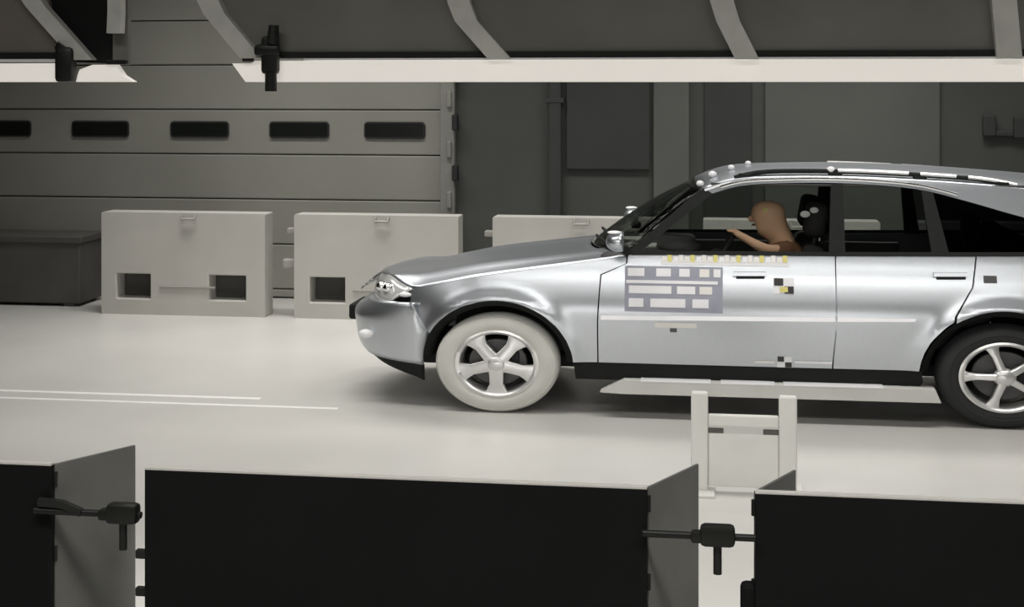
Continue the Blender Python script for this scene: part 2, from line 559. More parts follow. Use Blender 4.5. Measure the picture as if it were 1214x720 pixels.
def grid(name, P, m, parent, smooth=True, flip=False):
    """P[i][j] points -> smooth sheet"""
    n, k = len(P), len(P[0])
    V = [p for row in P for p in row]
    Fc = []
    for i in range(n - 1):
        for j in range(k - 1):
            q = (i * k + j, i * k + j + 1, (i + 1) * k + j + 1, (i + 1) * k + j)
            Fc.append(q[::-1] if flip else q)
    return mesh(name, V, Fc, m, parent, smooth)


def solid(o, t, off=1):
    md = o.modifiers.new('thickness', 'SOLIDIFY')
    md.thickness = t
    md.offset = -off
    return o


# --- profile curves (local x from the front axle)
edge_z = curve([(-0.66, 0.875), (-0.40, 0.935), (-0.17, 0.985), (0.32, 1.060), (0.69, 1.115), (0.95, 1.155)])   # bonnet shut line on the wing
crown = curve([(-1.02, 0.085), (-0.74, 0.115), (-0.33, 0.105), (0.2, 0.085), (0.62, 0.065)])
win_top = curve([(1.56, 1.600), (1.74, 1.652), (1.95, 1.674), (2.5, 1.682), (3.02, 1.645), (3.37, 1.562), (3.66, 1.480), (4.10, 1.365), (4.45, 1.25)])
roof_e = curve([(1.48, 1.630), (1.72, 1.698), (1.95, 1.720), (2.5, 1.724), (3.05, 1.704), (3.6, 1.668), (4.1, 1.620), (4.55, 1.54)])
roof_c = curve([(1.40, 1.660), (1.52, 1.722), (1.68, 1.768), (1.95, 1.788), (2.5, 1.798), (3.1, 1.782), (3.6, 1.750), (4.1, 1.705), (4.6, 1.62)])
belt = curve([(0.9, 1.160), (1.1, 1.168), (2.4, 1.180), (3.5, 1.195), (4.5, 1.215)])

def lin(a, b, f, n):
    return [(a + (b - a) * k / n, f(a + (b - a) * k / n)) for k in range(n + 1)]


def mould(x, z):
    return Wp(x) - 0.004 - 0.55 * (z - 0.705 - 0.012 * (x - 0.76)) + 0.012


for sd in (-1, 1):
    # front wing
    poly = [(-0.505, 0.565), (-0.60, 0.70), (-0.66, 0.775), (-0.655, 0.868)] + lin(-0.62, 0.94, lambda x: edge_z(x) - 0.004, 16) + [(0.94, 1.10), (0.755, 1.02), (0.735, 0.70), (0.735, 0.385), (0.562, 0.385)]
    poly += [p for p in arch(0, 4.3, 153.2, 30)]
    side_panel('front_wing', poly, 'paint', car, sd)
    # front door
    poly = [(0.745, 0.385), (0.745, 0.70), (0.765, 1.015), (0.95, 1.10)] + lin(0.955, 2.425, lambda x: belt(x) - 0.004, 14) + [(2.425, 0.70), (2.40, 0.385)]
    fd = side_panel('front_door', poly, 'paint', car, sd)
    poly = [(2.41, 0.385), (2.435, 0.70)] + lin(2.435, 3.395, lambda x: belt(x) - 0.004, 9) + [(3.36, 0.98), (3.235, 0.78)] + [p for p in arch(3.576, 127.0, 175.7, 12, 1.03)] 
    rd = side_panel('rear_door', poly, 'paint', car, sd)
    # rear quarter
    poly = [(3.405, 1.185)] + lin(3.42, 4.50, lambda x: belt(x) - 0.004, 10) + [(4.72, 1.10), (4.74, 0.78), (4.20, 0.62), (4.12, 0.45)]
    poly += [p for p in arch(3.576, 12, 126, 24, 1.0)] + [(3.25, 0.78), (3.37, 0.98)]
    side_panel('rear_quarter', poly, 'paint', car, sd)
    # dark arch lip inside the openings
    for cx in AX:
        a0, a1 = (4, 176)
        outer, inner = arch(cx, a0, a1, 26, 0.995), arch(cx, a0, a1, 26, 0.90)
        P = [[(x, sd * (half(x, z) - 0.02), z) for x, z in outer], [(x, sd * (half(x, z) - 0.06), z) for x, z in inner], [(x, sd * 0.42, z) for x, z in inner]]
        grid('wheel_arch_liner', P, 'cladding', car)
    # sill cladding between the wheels
    poly = [(0.575, 0.255), (0.562, 0.38), (3.02, 0.38), (3.03, 0.30), (2.99, 0.245)]
    side_panel('sill_cladding', poly, 'cladding', car, sd, -0.012, 0.10, fun=lambda x, z: 0.868 - 0.25 * max(0, 0.31 - z))
    # roof side rail (cant rail), pillars
    poly = lin(1.56, 4.45, win_top, 30) + [(4.56, 1.45)] + lin(4.55, 1.50, roof_e, 30)
    side_panel('cant_rail', poly, 'paint', car, sd, 0.0, 0.05)
    poly = [(0.93, 1.158), (1.02, 1.162), (1.56, 1.600), (1.50, 1.637), (1.46, 1.618)]
    side_panel('front_pillar', poly, 'cladding', car, sd, 0.0, 0.06)
    poly = [(2.385, belt(2.38)), (2.50, belt(2.5)), (2.50, win_top(2.5)), (2.415, win_top(2.4))]
    side_panel('centre_pillar', poly, 'cladding', car, sd, -0.004, 0.06)
    poly = [(3.10, belt(3.1)), (3.22, belt(3.2)), (3.13, win_top(3.13)), (3.05, win_top(3.05))]
    side_panel('rear_door_pillar', poly, 'cladding', car, sd, -0.004, 0.06)
    poly = [(4.30, belt(4.3)), (4.52, belt(4.5)), (4.60, 1.30), (4.56, 1.46), (4.45, win_top(4.45)), (4.42, win_top(4.42))]
    side_panel('rear_pillar', poly, 'paint', car, sd, 0.0, 0.06)
    # side glass
    poly = [(1.03, belt(1.03))] + lin(1.06, 2.385, belt, 8) + [(2.415, win_top(2.415))] + lin(2.3, 1.56, win_top, 8)
    side_panel('front_door_glass', poly, 'glass', car, sd, -0.014, 0.006)
    poly = lin(2.50, 3.10, belt, 5) + [(3.05, win_top(3.05))] + lin(2.95, 2.50, win_top, 5)
    side_panel('rear_door_glass', poly, 'glass', car, sd, -0.014, 0.006)
    poly = lin(3.22, 4.30, belt, 6) + lin(4.42, 3.13, win_top, 12)
    side_panel('quarter_glass', poly, 'glass_d', car, sd, -0.010, 0.006)
    # black belt strip and bright window surround
    side_panel('belt_strip', lin(0.98, 4.3, lambda x: belt(x) - 0.006, 20) + lin(4.3, 0.98, lambda x: belt(x) + 0.022, 20), 'cladding', car, sd, 0.006, 0.015)
    # moulding along the doors
    side_panel('door_moulding', [(0.765, 0.705), (2.42, 0.728), (2.42, 0.755), (0.765, 0.732)], 'white', fd, sd, 0.016, 0.02, fun=mould)
    side_panel('door_moulding', [(2.435, 0.728), (2.965, 0.740), (2.975, 0.757), (2.435, 0.756)], 'white', rd, sd, 0.016, 0.02, fun=mould)
    # handles: a recess and a bar
    for door, hx, hz in ((fd, 1.83, 1.035), (rd, 3.22, 1.055)):
        side_panel('handle_recess', [(hx - 0.10, hz - 0.028), (hx + 0.10, hz - 0.024), (hx + 0.10, hz + 0.022), (hx - 0.10, hz + 0.018)], 'gap', door, sd, 0.003, 0.005)
        side_panel('door_handle', [(hx - 0.12, hz - 0.004), (hx + 0.11, hz), (hx + 0.11, hz + 0.026), (hx - 0.12, hz + 0.022)], 'paint', door, sd, 0.035, 0.03)
    side_panel('fuel_flap' if sd < 0 else 'vent_flap', [(3.44, 1.01), (3.53, 1.01), (3.53, 1.06), (3.44, 1.06)], 'alloy_d', car, sd, 0.003, 0.004)

# pale bars added to stand in for the bright strip under the sill (near and far)
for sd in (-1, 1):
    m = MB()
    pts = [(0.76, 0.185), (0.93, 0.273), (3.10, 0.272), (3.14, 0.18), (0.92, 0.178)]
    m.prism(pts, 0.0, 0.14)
    st = m.build('bright_strip_bar', 'stand', car)
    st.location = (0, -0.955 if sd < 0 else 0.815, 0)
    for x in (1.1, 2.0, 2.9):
        MB().box(x - 0.03, x + 0.03, 0.10, 0.30, 0.25, 0.29) .build('strip_bracket', 'cladding', st) if sd < 0 else None
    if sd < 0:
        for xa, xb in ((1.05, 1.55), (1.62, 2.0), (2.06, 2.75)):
            MB().box(xa, xb, -0.002, 0.12, 0.268, 0.279, 0.003).build('strip_top', 'white', st)

# --- bonnet
NW, NU = 33, 24
def xf(w_): return -1.03 + 0.385 * abs(w_) ** 2.6
def xr(w_): return 0.62 + 0.32 * abs(w_) ** 2.5
P = []
for i in range(NU + 1):
    u = i / NU
    row = []
    for j in range(NW):
        w_ = -1 + 2 * j / (NW - 1)
        x = xf(w_) + (xr(w_) - xf(w_)) * u
        xe = max(x, -0.645)
        y = w_ * (half(xe, edge_z(xe)) - 0.012)
        z0 = edge_z(xe) if x >= -0.645 else edge_z(-0.645)
        fade = 1 - abs(w_) ** 2.2
        z = z0 + crown(x) * fade + (0.02 * math.exp(-((abs(w_) - 0.72) / 0.10) ** 2))
        nose = max(0, (-0.80 - x) / 0.23)
        z -= 0.05 * nose ** 2 * 0.6
        row.append((x, y, z))
    P.append(row)
solid(grid('bonnet', P, 'paint', car, flip=True), 0.012)
hood_front = P[0]
cowl = P[-1]

# --- bumper (swept round the nose)
def plan(t, dx=0.0):
    """t 0..1 from the near arch edge round the nose to the far one"""
    a = math.pi * t
    n = 2.0 / 2.7
    cy, sx = math.cos(a), math.sin(a)
    y = -0.862 * math.copysign(abs(cy) ** n, cy)
    x = -0.545 - (0.655 + dx) * abs(sx) ** n
    return x, y

NT = 49
prof = [(0.0, -0.055), (0.10, -0.02), (0.22, 0.0), (0.42, 0.010), (0.62, 0.022), (0.74, 0.012), (0.86, -0.05), (1.0, -0.14)]
pf = curve(prof)
P = []
for i in range(15):
    v = i / 14
    row = []
    for j in range(NT):
        t = j / (NT - 1)
        d = pf(v)
        x, y = plan(t, d)
        s_ = math.sin(PI * t) ** 0.6 if 0 < t < 1 else 0
        zlo = 0.315 + 0.055 * s_
        ztop = 0.785 + 0.0 * s_
        z = zlo + (ztop - zlo) * v
        if j in (0, NT - 1):
            # follow the arch edge at the ends
            if z > AZ: x = -ARX * math.sqrt(max(0.0, 1 - ((z - AZ) / ARZ) ** 2)) if z < 0.565 else -0.505 - (z - 0.565) * 0.70
            else: x = -0.562
        yy = y - math.copysign(Tf(z) * 0.9, y) if abs(y) > 0.3 else y
        row.append((x, yy, z))
    P.append(row)
bump = grid('front_bumper', P, 'paint_lo', car, flip=True)
solid(bump, 0.02)
bump_top = P[-1]
# dark lower lip
Pl = []
for i in range(5):
    v = i / 4
    row = []
    for j in range(NT):
        x, y, z = P[0][j]
        s_ = math.sin(PI * j / (NT - 1))
        drop = 0.105 * (1 - s_ ** 0.7) + 0.014
        row.append((x + 0.004 + 0.06 * v * s_, y * (0.995 - 0.015 * v), z - drop * v + 0.004))
    Pl.append(row)
solid(grid('bumper_lip', Pl, 'cladding', car), 0.02)
# fog lamps, bumper seam marker
for sg in (-1, 1):
    fx, fy = plan(0.205 if sg < 0 else 0.795, 0.03)
    MB().ball((fx, fy, 0.525), 0.06, 0.05, 0.035).build('fog_lamp', 'white', bump, True)
# tow-eye patch at the tip
MB().box(-1.285, -1.19, -0.22, 0.22, 0.545, 0.665, 0.02).build('number_plate_holder', 'cladding', bump)

# --- headlamps and grille between bumper top and bonnet front
def front_patch(name, w0, w1, m, n=9, off=0.0, v0=0.0, v1=1.0):
    rows = []
    for i in range(6):
        v = v0 + (v1 - v0) * i / 5
        row = []
        for j in range(n):
            w_ = w0 + (w1 - w0) * j / (n - 1)
            # top edge: bonnet front at w_
            k = (w_ + 1) / 2 * (NW - 1)
            a = int(min(NW - 2, math.floor(k))); f = k - a
            top = Vector(hood_front[a]).lerp(Vector(hood_front[a + 1]), f)
            # bottom edge: bumper top with the same share of y
            best = None
            ty = w_ * 0.80
            for q in range(NT - 1):
                y0, y1 = bump_top[q][1], bump_top[q + 1][1]
                if min(y0, y1) <= ty <= max(y0, y1):
                    ff = (ty - y0) / (y1 - y0) if y1 != y0 else 0
                    best = Vector(bump_top[q]).lerp(Vector(bump_top[q + 1]), ff)
                    break
            if best is None: best = Vector(bump_top[0] if w_ < 0 else bump_top[-1])
            p = best.lerp(top, v)
            p.x -= (0.02 + off) * math.sin(PI * v) + off
            row.append(p)
        rows.append(row)
    return grid(name, rows, m, car, flip=True)


for sg in (-1, 1):
    a, b = (-0.995, -0.45) if sg < 0 else (0.45, 0.995)
    hl = front_patch('headlamp', a, b, 'lamp_glass', 15)
    solid(hl, 0.02)
    for px, ry in ((-0.93, 0.60), (-0.86, 0.68)):
        MB().ball((px + 0.005, sg * ry, 0.865), 0.045, 0.05, 0.04).build('reflector', 'chrome', hl, True)
    MB().ball((-0.70, sg * 0.80, 0.835), 0.05, 0.022, 0.018).build('indicator', 'white', hl, True)
gr = front_patch('grille', -0.44, 0.44, 'gap', 15, -0.02)
solid(gr, 0.02)
for k in range(4):
    v = 0.2 + 0.2 * k
    MB().tube([(-1.195 + 0.16 * v * 0.9 + 0.14 * abs(y) ** 2, y, 0.785 + 0.125 * v) for y in [-0.36 + 0.06 * q for q in range(13)]], 0.010, 8).build('grille_bar', 'chrome', gr, True)

# --- windscreen, roof, rear
def ws_top(w_): return (1.42 + 0.07 * abs(w_) ** 2, w_ * (half(1.48, 1.63) - 0.01), 1.672 - 0.04 * abs(w_) ** 2.2)
P = []
for i in range(13):
    v = i / 12
    row = []
    for j in range(NW):
        w_ = -1 + 2 * j / (NW - 1)
        a = Vector(cowl[j]) + Vector((0.01, 0, 0.012))
        a.y *= 0.985
        b = Vector(ws_top(w_))
        p = a.lerp(b, v)
        p.z += 0.035 * math.sin(PI * v)
        row.append(p)
    P.append(row)
solid(grid('windscreen', P, 'glass', car, flip=True), 0.006)
# wipers resting at the foot of the screen
for y0, y1 in ((-0.62, 0.0), (0.0, 0.58)):
    MB().tube([(0.72 + 0.26 * abs(y0) ** 2.0, y0, 1.205), (0.70, (y0 + y1) / 2, 1.23), (0.66, y1, 1.215)], 0.012, 8).build('wiper', 'cladding', car)
P = []
for i in range(41):
    u = i / 40
    row = []
    for j in range(NW):
        w_ = -1 + 2 * j / (NW - 1)
        x0 = ws_top(w_)[0]
        x = x0 + (4.56 - x0) * u
        e = roof_e(x); c = roof_c(x)
        y = w_ * (half(x, e) - 0.004)
        row.append((x, y, e + (c - e) * (1 - abs(w_) ** 2.4)))
    P.append(row)
solid(grid('roof', P, 'paint', car, flip=True), 0.03)
rear_edge = P[-1]
# rear window, tailgate, bumper
P = []
for i in range(9):
    v = i / 8
    P.append([Vector(rear_edge[j]).lerp(Vector((4.86 - 0.16 * abs(-1 + 2 * j / (NW - 1)) ** 3, (-1 + 2 * j / (NW - 1)) * 0.79, 1.20)), v) for j in range(NW)])
solid(grid('rear_window', P, 'glass_d', car, flip=True), 0.006)
tg = []
for i in range(9):
    v = i / 8
    tg.append([(4.87 + 0.05 * math.sin(PI * v) - 0.18 * abs(-1 + 2 * j / (NW - 1)) ** 3.5, (-1 + 2 * j / (NW - 1)) * (0.80 + 0.04 * v), 1.195 - 0.43 * v) for j in range(NW)])
solid(grid('tailgate', tg, 'paint', car, flip=True), 0.02)
rbm = []
for i in range(9):
    v = i / 8
    row = []
    for j in range(NT):
        t = j / (NT - 1)
        a = PI * t
        n = 2 / 3.0
        cy = math.cos(a)
        y = -0.865 * math.copysign(abs(cy) ** n, cy)
        x = 4.14 + (0.86 - 0.10 * v * v) * abs(math.sin(a)) ** n
        row.append((x, y, 0.775 - 0.45 * v))
    rbm.append(row)
solid(grid('rear_bumper', rbm, 'paint_lo', car, flip=False), 0.02)
for sg in (-1, 1):
    MB().box(4.70, 4.80, sg * 0.74 - 0.05, sg * 0.74 + 0.05, 0.82, 1.10, 0.02).build('tail_lamp', mat('red_lamp', (0.35, 0.02, 0.02), 0.2), car, True) if False else MB().box(4.70, 4.82, sg * 0.74 - 0.05, sg * 0.74 + 0.05, 0.82, 1.10, 0.02).build('tail_lamp', 'lamp_glass', car, True)

# roof rails with feet
for sg in (-1, 1):
    pts = []
    for k in range(25):
        x = 1.72 + (3.72 - 1.72) * k / 24
        lift = 0.026 * (1 - max(0, 1 - min(k, 24 - k) / 4) ** 2)
        pts.append((x, sg * (half(x, roof_e(x)) - 0.05), roof_e(x) + 0.012 + lift))
    rl = MB().tube(pts, 0.017, 10).build('roof_rail', 'cladding', car, True)
    for k0, k1 in ((9, 15), (16, 19), (20, 24)):
        MB().tube([(p[0], p[1], p[2] + 0.004) for p in pts[k0:k1 + 1]], 0.0185, 10).build('polished_section', 'alloy', rl, True)
    for x in (1.80, 2.45, 3.05, 3.62):
        MB().box(x - 0.05, x + 0.05, sg * (half(x, roof_e(x)) - 0.05) - 0.022, sg * (half(x, roof_e(x)) - 0.05) + 0.022, roof_e(x) - 0.005, roof_e(x) + 0.034, 0.010).build('rail_foot', 'cladding', rl)
# bright trim over the side windows
for sg in (-1, 1):
    MB().tube([(x, sg * (half(x, z) + 0.006), z) for x, z in lin(1.62, 3.3, lambda x: win_top(x) + 0.028, 24)], 0.011, 8).build('drip_trim', 'chrome', car, True)
# small white markers on the roof edge
for x, y, s_ in ((1.47, -0.55, 0.022), (1.56, -0.40, 0.024), (1.70, -0.30, 0.020), (2.42, -0.52, 0.026), (1.83, -0.1, 0.018)):
    zc = roof_c(x) - (roof_c(x) - roof_e(x)) * (abs(y) / 0.64) ** 2.4
    MB().ball((x, y, zc + s_ * 0.7), s_ * 1.3, s_, s_).build('roof_marker', 'white', car, True)
side_panel('header_highlight', [(1.50, 1.628), (1.62, 1.668), (1.70, 1.690), (1.70, 1.678), (1.62, 1.655), (1.51, 1.615)], 'white', car, -1, 0.004, 0.006)  # white strip paints the highlight on the roof's front edge

# --- mirrors
for sg in (-1, 1):
    mr = MB().ball((0.90, sg * 0.99, 1.275), 0.095, 0.115, 0.075).build('door_mirror', 'paint', car, True)
    for v in mr.data.vertices:
        if v.co.x > 0.93: v.co.x = 0.93
    MB().box(0.88, 0.96, min(sg * 0.80, sg * 0.93), max(sg * 0.80, sg * 0.93), 1.19, 1.24, 0.015).build('mirror_arm', 'cladding', mr)
    MB().ball((0.87, sg * 1.04, 1.345), 0.05, 0.05, 0.012).build('mirror_top_spot', 'white', mr, True)  # white spot on top of the mirror

# --- underbody and interior shell
ub = MB().box(-0.85, 4.55, -0.45, 0.45, 0.26, 0.36, 0.03).box(0.62, 2.95, -0.82, 0.82, 0.28, 0.36, 0.02).build('floor_pan', 'gap', car)
MB().box(-0.40, 0.50, -0.42, 0.42, 0.36, 0.80, 0.05).build('engine_block', 'gap', car)
MB().box(0.66, 0.72, -0.80, 0.80, 0.36, 1.10, 0.01).build('firewall', 'gap', car)
db = MB().box(0.74, 1.42, -0.78, 0.78, 0.72, 1.165, 0.05, seg=3).build('dashboard', 'dash', car, True)
MB().ball((1.32, -0.37, 1.17), 0.17, 0.20, 0.055).build('instrument_hood', 'dash', db, True)
MB().box(0.98, 1.14, -0.42, -0.20, 1.165, 1.185, 0.006).build('dash_paper', 'strut', db)
MB().box(0.84, 1.0, 0.1, 0.3, 1.165, 1.18, 0.005).build('dash_paper', 'strut', db)
sw = MB()
ring = []
tilt = math.radians(62)
for k in range(28):
    a = 2 * PI * k / 28
    yy, uu = 0.19 * math.cos(a), 0.19 * math.sin(a)
    ring.append((1.60 + uu * math.cos(tilt) * XS, -0.37 + yy, 1.10 + uu * math.sin(tilt)))
sw.tube(ring, 0.018, 8, True)
sw = sw.build('steering_wheel', 'dash', car, True)
MB().ball((1.60, -0.37, 1.10), 0.07, 0.08, 0.07).build('wheel_boss', 'dash', sw, True)
for a in (0, 180, 270):
    yy, uu = 0.19 * math.cos(math.radians(a)), 0.19 * math.sin(math.radians(a))
    MB().tube([(1.60, -0.37, 1.10), (1.60 + uu * math.cos(tilt) * XS, -0.37 + yy, 1.10 + uu * math.sin(tilt))], 0.016, 8).build('wheel_spoke', 'dash', sw, True)
MB().cyl((1.58, -0.37, 1.09), (1.25, -0.37, 0.98), 0.03).build('steering_column', 'dash', sw, True)


def seat(name, x, y, wy, parent):
    s_ = MB().box(x - 0.62, x + 0.02, y - wy, y + wy, 0.50, 0.66, 0.06, seg=3).build(name, 'seat', parent, True)
    R = Matrix.Rotation(math.radians(16), 3, 'Y')
    MB().box(x - 0.02, x + 0.16, y - wy, y + wy, 0.60, 1.22, 0.06, R, 3).build('seat_back', 'seat', s_, True)
    return s_


for y in (-0.37, 0.37):
    s_ = seat('front_seat', 2.16, y, 0.25, car)
    MB().box(2.24, 2.40, y - 0.14, y + 0.14, 1.27, 1.52, 0.05, Matrix.Rotation(math.radians(10), 3, 'Y'), 3).build('headrest', 'seat', s_, True)
    for q in (-0.06, 0.06): MB().cyl((2.30, y + q, 1.18), (2.32, y + q, 1.30), 0.009, n=8).build('headrest_post', 'alloy_d', s_)
    if y < 0:
        MB().ball((2.235, y - 0.142, 1.445), 0.036, 0.008, 0.025).build('seat_target', 'white', s_, True)
        MB().ball((2.30, y - 0.142, 1.475), 0.032, 0.008, 0.022).build('seat_target', 'white', s_, True)
rs = seat('rear_seat', 3.42, 0, 0.70, car)
for y in (-0.42, 0.42):
    MB().box(3.50, 3.62, y - 0.12, y + 0.12, 1.22, 1.40, 0.04, None, 3).build('headrest', 'seat', rs, True)
# dark inner trim panels of doors and load space
for sd in (-1, 1):
    MB().box(0.80, 3.05, min(sd * 0.69, sd * 0.73), max(sd * 0.69, sd * 0.73), 0.40, 1.12, 0.01).build('door_lining', 'dash', car)
MB().box(3.75, 3.80, -0.78, 0.78, 0.50, 1.30, 0.01).build('load_space_screen', 'seat', car)
MB().box(1.55, 4.45, -0.60, 0.60, 1.655, 1.675, 0.008).build('headlining', 'dash', car)

# --- wheels: one built per kind, spokes as sub-parts
def wheel(cx, side, painted, phase, spoke_w, window):
    R = 0.36
    cz = R
    cy = side * 0.905
    s_ = side
    tyre = MB().lathe([(0.232, -0.01), (0.245, 0.004), (0.275, 0.012), (0.315, 0.010), (0.345, -0.008), (0.358, -0.04), (0.36, -0.11), (0.358, -0.18), (0.345, -0.212), (0.30, -0.225), (0.235, -0.215)], 64, 1.275)
    t = tyre.build('wheel', 'rubber_w' if painted else 'rubber', car, True, 60)
    t['label'] = ('white painted tyre on a five spoke rim' if painted else 'black tyre on a silver five spoke rim')
    t.location = (cx, cy, cz)
    t.rotation_euler = (0, 0, 0 if s_ < 0 else PI)
    # the outer face of the lathe points +y locally; turn it outward
    t.scale = (1, -1, 1)
    rimm = 'rubber_w' if False else 'alloy'
    MB().lathe([(0.236, -0.012), (0.246, 0.006), (0.232, 0.012), (0.216, 0.0), (0.210, -0.05), (0.205, -0.15), (0.225, -0.20)], 64, 1.275).build('rim', rimm, t, True, 50)
    if not painted:
        # tread sidewall ring
        MB().lathe([(0.290, 0.0125), (0.296, 0.0155), (0.302, 0.0125)], 64, 1.275).build('sidewall_band', 'rubber', t, True)
    else:
        MB().lathe([(0.330, -0.0), (0.337, 0.001), (0.343, -0.006)], 64, 1.275).build('sidewall_band', 'rubber_w', t, True)
    for k in range(5):
        a = math.radians(phase + 72 * k)
        m = MB()
        r0, r1 = 0.03, 0.222
        w0, w1 = spoke_w * 0.8, spoke_w * 1.15
        A, B = [], []
        d = Vector((math.cos(a), 0, math.sin(a))); n = Vector((-math.sin(a), 0, math.cos(a)))
        prof_s = [(r0, w0 * 1.15, 0.022), (0.08, w0, 0.018), (0.15, w0 * 0.95, 0.008), (0.195, w1, 0.0), (r1, w1 * 1.45, -0.004)]
        rows = []
        for r, ww, yy in prof_s:
            c = d * r
            row = []
            for q, dy in ((-1, -0.045), (-1, -0.006), (-0.72, 0.0), (0.72, 0.0), (1, -0.006), (1, -0.045)):
                p = c + n * (ww * q)
                row.append(m.bm.verts.new((p.x * 1.275, yy + dy, p.z)))
            rows.append(row)
        for i in range(len(rows) - 1):
            for j in range(5):
                m.bm.faces.new((rows[i][j], rows[i][j + 1], rows[i + 1][j + 1], rows[i + 1][j]))
        m.bm.faces.new(rows[0]); m.bm.faces.new(rows[-1][::-1])
        m.build('spoke', 'alloy', t, True, 40)
    MB().lathe([(0.0005, 0.036), (0.030, 0.034), (0.045, 0.026), (0.060, 0.010), (0.062, -0.03)], 32, 1.275).build('hub_cap', 'alloy', t, True, 50)
    MB().lathe([(0.0005, -0.075), (0.165, -0.075), (0.170, -0.082), (0.170, -0.1), (0.0005, -0.1)], 40, 1.275).build('brake_disc', 'alloy_d', t, True, 40)
    MB().box(-0.03 + 0.12, 0.16, -0.12, -0.05, -0.08, 0.08, 0.015).build('brake_caliper', 'gap', t)
    return t


wheel(0.0, -1, True, 54, 0.050, 1)
wheel(3.576, -1, False, 36, 0.026, 1)
wheel(0.0, 1, False, 54, 0.030, 1)
wheel(3.576, 1, False, 36, 0.030, 1)

# --- test stickers and targets on the near side (flat print, thin tape)
def tape(name, x0, x1, z0, z1, m, parent, off=0.004):
    return side_panel(name, [(x0, z0), (x1, z0), (x1, z1), (x0, z1)], m, parent, -1, off, 0.003, step=0.08)


ndoor = [o for o in car.children if o.name.startswith('front_door') and o.name == 'front_door'][0]
stk = tape('data_sticker', 0.935, 1.635, 0.765, 1.085, 'sticker', ndoor, 0.003)
stk['label'] = 'lilac grey data sticker with rows of white blocks'
rows_ = [(1.015, 1.07, ((0.955, 1.075, 'white'), (1.16, 1.265, 'white'), (1.325, 1.40, 'white'), (1.47, 1.54, 'trim'), (1.57, 1.62, 'white'))),
         (0.965, 0.987, ((0.945, 1.60, 'white'),)),
         (0.895, 0.948, ((0.965, 1.27, 'white'), (1.31, 1.44, 'white'), (1.47, 1.56, 'trim'))),
         (0.800, 0.860, ((0.965, 1.07, 'white'), (1.12, 1.37, 'white'), (1.42, 1.535, 'white')))]
for z0, z1, cells in rows_:
    for xa, xb, mm in cells:
        tape('sticker_block', xa, xb, z0, z1, mm, stk, 0.006)
# patterned scale tape along the window sill
for k in range(22):
    x = 1.20 + 0.041 * k
    z = belt(x)
    tape('scale_mark', x, x + (0.030 if k % 2 else 0.037), z - 0.052, z - (0.004 if k % 2 else 0.016), ('trim', 'yellow', 'white', 'trim')[k % 4], ndoor, 0.010)
tape('scale_base', 1.19, 2.10, 1.098, 1.128, 'white', ndoor, 0.007)
# chequered targets
def target(x, z, r, parent, centre='yellow'):
    t = tape('target_plate', x - r * 1.3, x + r * 1.3, z - r, z + r, 'white', parent, 0.006)
    tape('target_quarter', x - r * 1.25, x - 0.004, z + 0.002, z + r * 0.96, 'ink', t, 0.009)
    tape('target_quarter', x + 0.004, x + r * 1.25, z - r * 0.96, z - 0.002, 'ink', t, 0.009)
    if centre: tape('target_centre', x - r * 0.5, x + r * 0.5, z - r * 0.75, z - r * 0.1, centre, t, 0.012)


target(2.065, 0.965, 0.055, ndoor)
target(2.07, 0.425, 0.040, ndoor, None)
tape('white_streak', 2.14, 2.40, 0.418, 0.436, 'white', ndoor, 0.006)
tape('white_streak', 1.86, 2.00, 0.412, 0.430, 'trim', ndoor, 0.006)
tape('faded_mark', 1.15, 1.45, 0.655, 0.690, 'trim', ndoor, 0.004)
tape('faded_mark', 1.26, 1.31, 0.622, 0.650, 'alloy_d', ndoor, 0.004)

# ================================================================== DUMMY
dm = empty('crash_test_dummy', (-1.598 + 2.06, 10.95, 0.66))
tag(dm, 'tan crash test dummy sitting at the steering wheel inside the car', 'dummy')


def skin_mesh(name, joints, edges, m, parent, sub=2):
    me = bpy.data.meshes.new(name)
    me.from_pydata([j[:3] for j in joints], edges, [])
    o = bpy.data.objects.new(name, me)
    link(o, parent)
    sk = o.modifiers.new('skin', 'SKIN')
    sv = me.skin_vertices[0].data
    for i, j in enumerate(joints):
        r = j[3]
        sv[i].radius = (r, r) if not isinstance(r, tuple) else r
        sv[i].use_root = (i == 0)
    sk.use_smooth_shade = True
    ss = o.modifiers.new('smooth', 'SUBSURF')
    ss.levels = ss.render_levels = sub
    me.materials.append(M[m])
    return o


# facing -x; local z = 0 at the seat cushion
J = [(0.02, 0, 0.10, 0.13), (0.03, 0, 0.26, 0.13), (0.04, 0, 0.42, 0.14), (0.02, 0, 0.55, 0.09), (0.0, 0, 0.585, 0.075), (-0.040, 0, 0.635, 0.070),
     (-0.080, 0, 0.735, 0.120), (-0.075, 0, 0.805, 0.125), (-0.125, 0, 0.665, 0.055), (-0.070, 0, 0.875, 0.070)]
E_ = [(0, 1), (1, 2), (2, 3), (3, 4), (4, 5), (5, 6), (6, 7), (5, 8), (7, 9)]
def arm(sg, elbow, wrist):
    n = len(J)
    J.extend([(0.02, sg * 0.18, 0.50, 0.07), (*elbow, 0.046), (*wrist, 0.030)])
    E_.extend([(3, n), (n, n + 1), (n + 1, n + 2)])
    # palm, then fingers
    wv = Vector(wrist); d = (wv - Vector(elbow)).normalized()
    pv = wv + d * 0.07
    J.append((*pv, 0.030)); E_.append((n + 2, n + 3))
    side_v = Vector((0, 1, 0)) * 0.020
    for q in range(4):
        o1 = pv + d * 0.05 + side_v * (q - 1.5)
        o2 = o1 + d * (0.05 - 0.008 * abs(q - 1.5)) + Vector((0, 0, -0.022))
        k = len(J)
        J.extend([(*o1, 0.0095), (*o2, 0.0085)])
        E_.extend([(n + 3, k), (k, k + 1)])
    k = len(J)
    th = pv + Vector((0, -sg * 0.045, 0.012))
    J.extend([(*th, 0.011), (*(th + d * 0.045), 0.009)])
    E_.extend([(n + 3, k), (k, k + 1)])
arm(-1, (-0.10, -0.27, 0.53), (-0.21, -0.23, 0.60))
